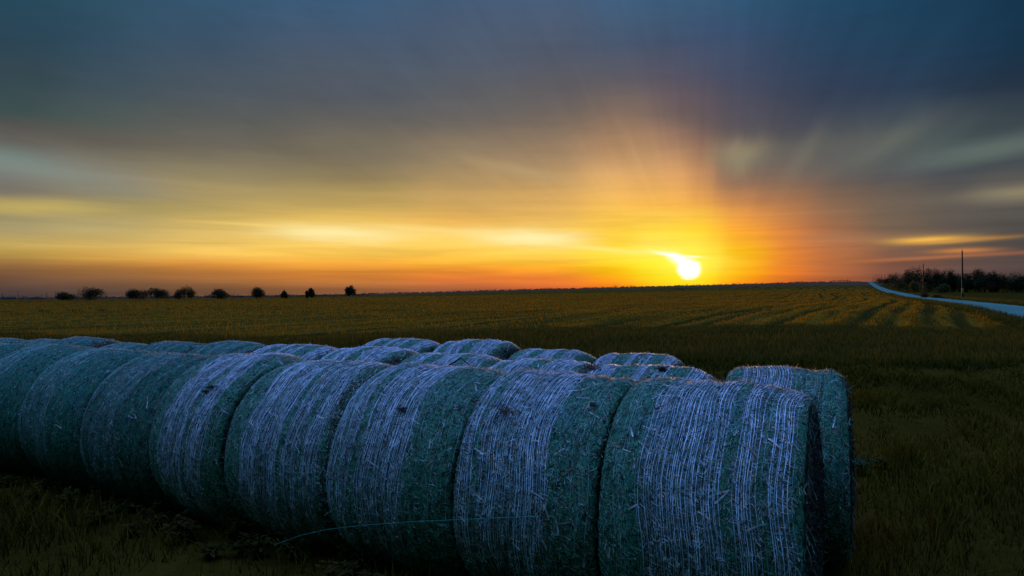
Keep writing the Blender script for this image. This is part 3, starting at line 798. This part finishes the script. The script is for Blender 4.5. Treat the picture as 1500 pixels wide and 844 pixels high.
pts = [ray_at(x, y, Y) for x, y, Y in [(405, 796, 4.75), (440, 783, 4.72), (480, 774, 4.66), (530, 768, 4.55), (600, 763, 4.35), (665, 760, 4.15), (730, 757, 3.95), (790, 755, 3.78)]]
pts2 = []
for i in range(len(pts)-1):
    for k in range(5): pts2.append(pts[i].lerp(pts[i+1], k/5))
o = link('twine', stick('twine', pts2+[pts[-1]], .0011, .0017, m_twine)); tag(o, 'thin pale green twine arcing low in front of the front row', 'twine')

# ------------------------------------------------------------------ trees
m_leaf = leafy('dark_leaves', (.016, .022, .010), (.040, .045, .018), .6, .25)
m_leaf2 = leafy('olive_leaves', (.040, .042, .012), (.075, .070, .020), .6, .3)
m_leaf_far = leafy('hazy_leaves', (.035, .036, .042), (.05, .048, .056), .2, .2)  # distance haze put into the leaf colour
m_bark = simple('bark', (.025, .02, .016), (.06, .048, .035), 3.)
def crown_mesh(seed, w, h, z0, n, leaf, mat_, lobes=9, ragged=1.):
    """leaf faces spread over and through a set of uneven leaf clumps, with gaps between them"""
    r = np.random.default_rng(seed)
    ang = r.uniform(0, 2*np.pi, lobes); rad = np.sqrt(r.random(lobes))*w*.34
    cz = z0+(h-z0)*(.2+.5*r.random(lobes)*(1-.5*(rad/(w*.34))**2))
    lc = np.stack([rad*np.cos(ang), rad*np.sin(ang), cz], -1)
    lr = r.uniform(.18, .30, lobes)*w
    tw = r.integers(0, lobes, n); v = r.normal(0, 1, (n, 3)); v /= np.linalg.norm(v, axis=1)[:, None]
    rr_ = lr[tw]*r.random(n)**.33*(1+.35*ragged*np.sin(v[:, 0]*5+tw)*np.sin(v[:, 2]*6+tw*2))
    c = lc[tw]+v*rr_[:, None]*np.array([1, 1, min(1.2, h/w*1.1)])
    # sprigs that break the outline
    ns = n//8; k = r.integers(0, n, ns); c[k] += v[k]*r.exponential(.03*w, ns)[:, None]*ragged
    c[:, 2] = np.clip(c[:, 2], z0*.7, None)
    lo, hi = np.percentile(c[:, 2], 1), np.percentile(c[:, 2], 99)
    c[:, 2] = z0*.6+(c[:, 2]-lo)/(hi-lo)*(h-z0*.6)
    for ax in (0, 1):
        q_ = np.percentile(np.abs(c[:, ax]), 97); c[:, ax] *= w*.5/q_
    a_ = r.normal(0, 1, (n, 3)); a_ /= np.linalg.norm(a_, axis=1)[:, None]
    b_ = np.cross(a_, r.normal(0, 1, (n, 3))); b_ /= np.linalg.norm(b_, axis=1)[:, None]
    s_ = leaf*r.uniform(.5, 1.3, n)[:, None]
    co = np.stack([c-a_*s_, c+b_*s_*.55, c+a_*s_, c-b_*s_*.55], 1).reshape(-1, 3)
    return mesh('crown', co, quads=np.arange(n*4).reshape(-1, 4), mats=[mat_], smooth=False,
                attrs={'rnd': np.repeat(r.random(n), 4), 'h': np.zeros(n*4)})
def trunk_mesh(seed, h, w, z0):
    r = random.Random(seed); co = []; q = []
    def limb(p, d, L, ra, rb, n=5):
        ns = 6; P = [Vector(p)]; D = Vector(d).normalized()
        for i in range(n):
            D = (D+Vector((r.uniform(-.15, .15), r.uniform(-.15, .15), r.uniform(-.02, .12)))).normalized(); P.append(P[-1]+D*L/n)
        b = len(co)
        for i, p_ in enumerate(P):
            d_ = (P[min(i+1, n)]-P[max(i-1, 0)]).normalized(); e = d_.orthogonal().normalized(); f = d_.cross(e); rad_ = ra+(rb-ra)*i/n
            for k in range(ns): co.append(tuple(p_+(e*math.cos(k*math.pi/3)+f*math.sin(k*math.pi/3))*rad_))
        for i in range(n):
            for k in range(ns): q.append((b+i*ns+k, b+i*ns+(k+1) % ns, b+(i+1)*ns+(k+1) % ns, b+(i+1)*ns+k))
        return P
    P = limb((0, 0, -.3), (0, 0, 1), h*.62+.3, w*.035+.05, w*.014+.02)
    for i in range(6):
        a_ = i*1.05+r.uniform(0, .6); s_ = P[2+i % 3]
        limb(s_, (math.cos(a_), math.sin(a_), r.uniform(.6, 1.2)), h*r.uniform(.28, .42), w*.016+.02, .02, 4)
    return mesh('trunk', co, quads=q, mats=[m_bark])
def tree(name, label, cat, X, Y, w, h, n, leaf, mat_, seed, group=None, z0=.18, lobes=9, ragged=1.):
    e = empty(name, (X, Y, float(ground_z(X, Y))-.05), random.uniform(0, 6.28))
    link('trunk', trunk_mesh(seed, h, w, z0*h), e); link('crown', crown_mesh(seed+50, w, h, z0*h, n, leaf, mat_, lobes, ragged), e)
    return tag(e, label, cat, group)
GT = 'trees scattered along the left horizon'
far = [(93, 428.5, 441, 20, 'leftmost tree on the left horizon, small and round', 9, .12),
       (132, 422, 440, 28, 'broad peaked tree, second from the left on the horizon', 10, .1),
       (200, 424, 440, 22, 'wide dark tree touching its right neighbour, third on the horizon', 10, .1),
       (229, 422.5, 439, 26, 'spreading tree with an open crown, fourth on the horizon', 9, .2),
       (270, 421, 438, 22, 'tree with a spiky top, fifth on the horizon', 8, .08),
       (325, 424, 437.5, 22, 'domed tree with low scrub on both sides, sixth on the horizon', 9, .1),
       (375.5, 421.5, 435, 18, 'compact round tree on a short trunk, seventh on the horizon', 8, .25),
       (416, 426.5, 434, 8, 'tiny faint tree left of the pair on the horizon', 6, .15),
       (449, 426.5, 432.5, 5, 'thin little tree, left one of the close pair', 5, .15),
       (458, 423, 432.5, 10, 'small tree, right one of the close pair', 7, .25),
       (513.5, 419.5, 431, 13, 'flat topped tree, rightmost on the left horizon', 7, .35)]
for i, (x, yt, yb, wp, lab, lb, z0) in enumerate(far):
    Y = 420.; X = (x-750)/F*Y
    zg = float(ground_z(X, Y)); h = CAM_H+(HZ-yt)/F*Y-zg
    tree('horizon_tree', lab, 'tree', X, Y, wp/F*Y*1.12, h, 7000, .24, m_leaf, 500+i, GT, z0, lb, 1.1)
GR = 'trees in the belt beyond the road'
belt = [(1289, 407, 12, 330, 0), (1300, 408, 10, 330, 0), (1312, 401.5, 19, 300, 0), (1305, 414, 14, 280, 1), (1318, 413, 18, 270, 1),
        (1329, 399, 20, 290, 0), (1338, 393.5, 22, 280, 0), (1350, 396, 16, 285, 0), (1361, 394.5, 18, 280, 0), (1374, 396, 18, 275, 0), (1386, 396, 17, 275, 0), (1394, 399, 10, 270, 0),
        (1405, 402, 16, 270, 0), (1417, 401, 16, 265, 0), (1428, 395.5, 18, 265, 0), (1442, 399, 18, 260, 0), (1451, 401, 14, 262, 0), (1461, 399.5, 17, 260, 0), (1475, 404, 14, 262, 1), (1489, 402, 18, 255, 0), (1502, 404, 16, 255, 0), (1345, 412, 16, 255, 1), (1383, 416, 16, 250, 1)]
order = sorted(range(len(belt)), key=lambda i: belt[i][0]); rank = {i: k for k, i in enumerate(order)}
words = ['first', 'second', 'third', 'fourth', 'fifth', 'sixth', 'seventh', 'eighth', 'ninth', 'tenth', 'eleventh', 'twelfth', 'thirteenth', 'fourteenth', 'fifteenth', 'sixteenth', 'seventeenth', 'eighteenth', 'nineteenth', 'twentieth', 'twenty-first', 'twenty-second', 'twenty-third']
for i, (x, yt, wp, Y, k) in enumerate(belt):
    Y = max(Y, 19500/(.891*(x-1259)))      # keep clear of the road
    X = (x-750)/F*Y; zg = float(ground_z(X, Y)); h = CAM_H+(HZ-yt)/F*Y-zg
    lab = (['dark leafy tree', 'low olive bush'][k])+' beyond the road, '+words[rank[i]]+' from the left in the belt'
    tree(['roadside_tree', 'bush'][k], lab, ['tree', 'bush'][k], X, Y, wp/F*Y*1.25, h, 5200 if k == 0 else 2600, .19, [m_leaf, m_leaf2][k], 600+i, GR, .06, 10, .9)
for x, y, wp, Y, m_, lab in [(1353, 428, 9, 150, m_leaf, 'small dark shrub at the foot of the second pole'), (1371, 430.5, 10, 140, m_leaf2, 'yellowish shrub by the road between the two nearest poles')]:
    X = (x-750)/F*Y; zg = float(ground_z(X, Y)); h = CAM_H+(HZ-y)/F*Y-zg
    tree('shrub', lab, 'shrub', X, Y, wp/F*Y*1.2, max(h, .8), 900, .10, m_, 700+int(x), None, .05, 7)

# ragged hedge and scrub along the skyline, far off
def scrub(name, label, xs, ys, hs, mat_, n_per, leaf, seed):
    r = np.random.default_rng(seed); X = np.repeat(xs, n_per); Yv = np.repeat(ys, n_per); H = np.repeat(hs, n_per)
    n = len(X); c = np.stack([X+r.normal(0, 1, n)*H*.7, Yv+r.normal(0, 1, n)*H*.5, r.random(n)**.8*H], -1)
    c[:, 2] += ground_z(c[:, 0], c[:, 1])
    a_ = r.normal(0, 1, (n, 3)); a_ /= np.linalg.norm(a_, axis=1)[:, None]; b_ = np.cross(a_, r.normal(0, 1, (n, 3))); b_ /= np.linalg.norm(b_, axis=1)[:, None]
    s_ = leaf*r.uniform(.5, 1.3, n)[:, None]
    co = np.stack([c-a_*s_, c+b_*s_*.6, c+a_*s_, c-b_*s_*.6], 1).reshape(-1, 3)
    o = link(name, mesh(name, co, quads=np.arange(n*4).reshape(-1, 4), mats=[mat_], smooth=False, attrs={'rnd': np.repeat(r.random(n), 4), 'h': np.zeros(n*4)}))
    tag(o, label, 'scrub', kind='stuff')
r = np.random.default_rng(77)
px = np.concatenate([r.uniform(760, 1262, 520)]); hs = 1.1+r.exponential(.7, len(px))*(r.random(len(px)) < .6); Yv = r.uniform(1040, 1120, len(px))
big = np.abs(px-1232) < 14; hs = hs+big*r.uniform(1, 3.5, len(px))
scrub('skyline_scrub', 'ragged dark scrub along the crest under the sun', (px-750)/F*Yv, Yv, np.clip(hs, .5, 6), m_leaf, 22, .5, 1)
px = r.uniform(540, 770, 200); Yv = r.uniform(1000, 1060, 200)
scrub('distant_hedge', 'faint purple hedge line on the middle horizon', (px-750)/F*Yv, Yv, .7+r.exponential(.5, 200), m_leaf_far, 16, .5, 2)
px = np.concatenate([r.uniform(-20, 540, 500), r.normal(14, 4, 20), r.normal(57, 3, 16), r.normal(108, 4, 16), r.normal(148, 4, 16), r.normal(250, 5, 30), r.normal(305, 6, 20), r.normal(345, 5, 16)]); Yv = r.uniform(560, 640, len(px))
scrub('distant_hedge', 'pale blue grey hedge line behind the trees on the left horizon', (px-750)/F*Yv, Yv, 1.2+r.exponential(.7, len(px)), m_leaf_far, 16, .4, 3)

# ------------------------------------------------------------------ poles
m_pole = simple('pole_wood', (.006, .004, .004), (.012, .008, .007), 4.)
m_guard = simple('yellow_guard', (.09, .06, .01), (.13, .09, .015), 4.)
m_glass = simple('insulator', (.06, .05, .05), (.1, .09, .09), 4.)
def cyl(name, r0, r1, z0, z1, mat_, parent, ns=10, off=(0, 0), rings=2):
    co = []; q = []
    for i in range(rings):
        t = i/(rings-1)
        for k in range(ns):
            a_ = k*2*math.pi/ns; rd = r0+(r1-r0)*t; co.append((off[0]+rd*math.cos(a_), off[1]+rd*math.sin(a_), z0+(z1-z0)*t))
    for i in range(rings-1):
        for k in range(ns): q.append((i*ns+k, i*ns+(k+1) % ns, (i+1)*ns+(k+1) % ns, (i+1)*ns+k))
    co += [(off[0], off[1], z1+.03)]; t = [((rings-1)*ns+k, (rings-1)*ns+(k+1) % ns, len(co)-1) for k in range(ns)]
    return link(name, mesh(name, co, quads=q, tris=t, mats=[mat_]), parent)
Yp = 145.; k = 0
plab = ['nearest utility pole by the road, tallest, with a yellow guard at its foot', 'second nearest utility pole, in front of the tree belt']
while Yp < 1150:
    X = 95.7 + (Yp-145)*.509; e = empty('utility_pole', (X, Yp, float(ground_z(X, Yp))-.1))
    h = 10.0 + random.uniform(-.2, .2)
    th_ = .17*(1 if k < 3 else 1.15)
    cyl('shaft', th_*1.1, th_*.72, 0, h, m_pole, e, rings=5)
    if k < 4:
        cyl('insulator', .06, .05, h+.03, h+.32, m_glass, e, 8)
        if k == 0: cyl('guard', .22, .22, 1.2, 2.3, m_guard, e)
    tag(e, plab[k] if k < 2 else 'utility pole by the road, '+words[k]+' nearest of the line', 'utility pole', 'utility poles along the road')
    Yp += 88 if k < 8 else 100; k += 1
# a few far poles on the left horizon
for i, x in enumerate([3.5, 26.5, 68.5, 81.5, 156.5, 184.5]):
    Y = 640.; X = (x-750)/F*Y; e = empty('distant_pole', (X, Y, float(ground_z(X, Y))))
    cyl('shaft', .22, .16, 0, 7.6 if i % 2 else 6.2, m_pole, e)
    tag(e, words[i]+' thin far pole from the left picture edge on the left horizon', 'utility pole', 'far poles on the left horizon')

# ------------------------------------------------------------------ weeds in the foreground
def weed(X, Y, h, seed, label, mat_, grp):
    r = np.random.default_rng(seed); co = []; q = []; hv = []
    def quad(a_, b_, c_, d_, t):
        b0 = len(co); co.extend([a_, b_, c_, d_]); q.append((b0, b0+1, b0+2, b0+3)); hv.extend([t]*4)
    for s_ in range(int(r.integers(6, 11))):
        an = r.uniform(0, 6.28); ln = r.uniform(.2, .9); H = h*r.uniform(.6, 1.1); pts_ = []
        for i in range(9):
            t = i/8; pts_.append(np.array([math.cos(an)*ln*t*t*H+r.normal(0, .005), math.sin(an)*ln*t*t*H+r.normal(0, .005), H*(t-.25*ln*t*t)]))
        for i in range(8):
            d = pts_[i+1]-pts_[i]; e = np.cross(d, [math.sin(an), -math.cos(an), .3]); e = e/np.linalg.norm(e)*.0028*(1.3-i/8)
            quad(pts_[i]-e, pts_[i]+e, pts_[i+1]+e*.9, pts_[i+1]-e*.9, i/8)
            if i > 1:
                for _ in range(3):
                    la = r.uniform(0, 6.28); L = r.uniform(.03, .075); dd = np.array([math.cos(la), math.sin(la), r.uniform(-.2, .6)])*L
                    ee = np.cross(dd, [0, 0, 1.]); ee = ee/np.linalg.norm(ee)*L*r.uniform(.16, .3); b_ = pts_[i]
                    quad(b_, b_+dd*.5+ee, b_+dd+np.array([0, 0, -L*.2]), b_+dd*.5-ee, .3+.4*i/8)
    o = link('weed', mesh('weed', co, quads=q, mats=[mat_], smooth=False, attrs={'h': hv, 'rnd': np.full(len(co), r.random())}))
    o.location = (X, Y, float(ground_z(X, Y))-.01); return tag(o, label, 'weed', grp)
m_weed = leafy('weed_leaves', (.035, .028, .006), (.070, .045, .010), 2., .3)
m_weed_t = leafy('teal_weed_leaves', (.014, .040, .022), (.02, .055, .03), 2., .3)
r = random.Random(5); n = 0
for (x, y, h, tl) in [(250, 735, .3, 0), (285, 748, .34, 1), (300, 770, .3, 0), (330, 760, .3, 0), (215, 728, .28, 0), (180, 735, .24, 0), (345, 790, .3, 0), (395, 800, .3, 0), (428, 825, .26, 0), (480, 822, .3, 0), (520, 838, .3, 0), (565, 842, .3, 0), (610, 845, .26, 0), (150, 745, .24, 0), (270, 800, .26, 0), (100, 750, .22, 0), (1262, 700, .3, 1), (1290, 690, .2, 0)]:
    Y = CAM_H*F/(y-HZ)*1.02; X = (x-750)/F*Y
    side_ = 'at the lower left' if x < 700 else 'right of the bales'
    lab = ('teal tinted weed ' if tl else 'dull brown weed ')+side_+', '
    lab += {250: 'under the sixth front bale', 285: 'tallest of the leafy patch', 428: 'near the twine end', 1262: 'beside the nearest cut bale ends', 1290: 'just beyond a teal one'}.get(x, words[n]+' from where the patch begins')
    weed(X, Y, h, 900+n, lab, m_weed_t if tl else m_weed, 'weeds in the foreground grass'); n += 1

# tangled weeds along the foot of the front row
r = random.Random(8)
for i in range(34):
    t = r.uniform(1.2, 9.2); p_ = P0+U*t-NN*(.50+r.uniform(0, .35)+.25*r.random()**3)
    weed(p_[0], p_[1], r.uniform(.12, .26), 1000+i, 'low tangled weed touching the foot of the front row of bales', m_weed, 'weeds along the foot of the bales')
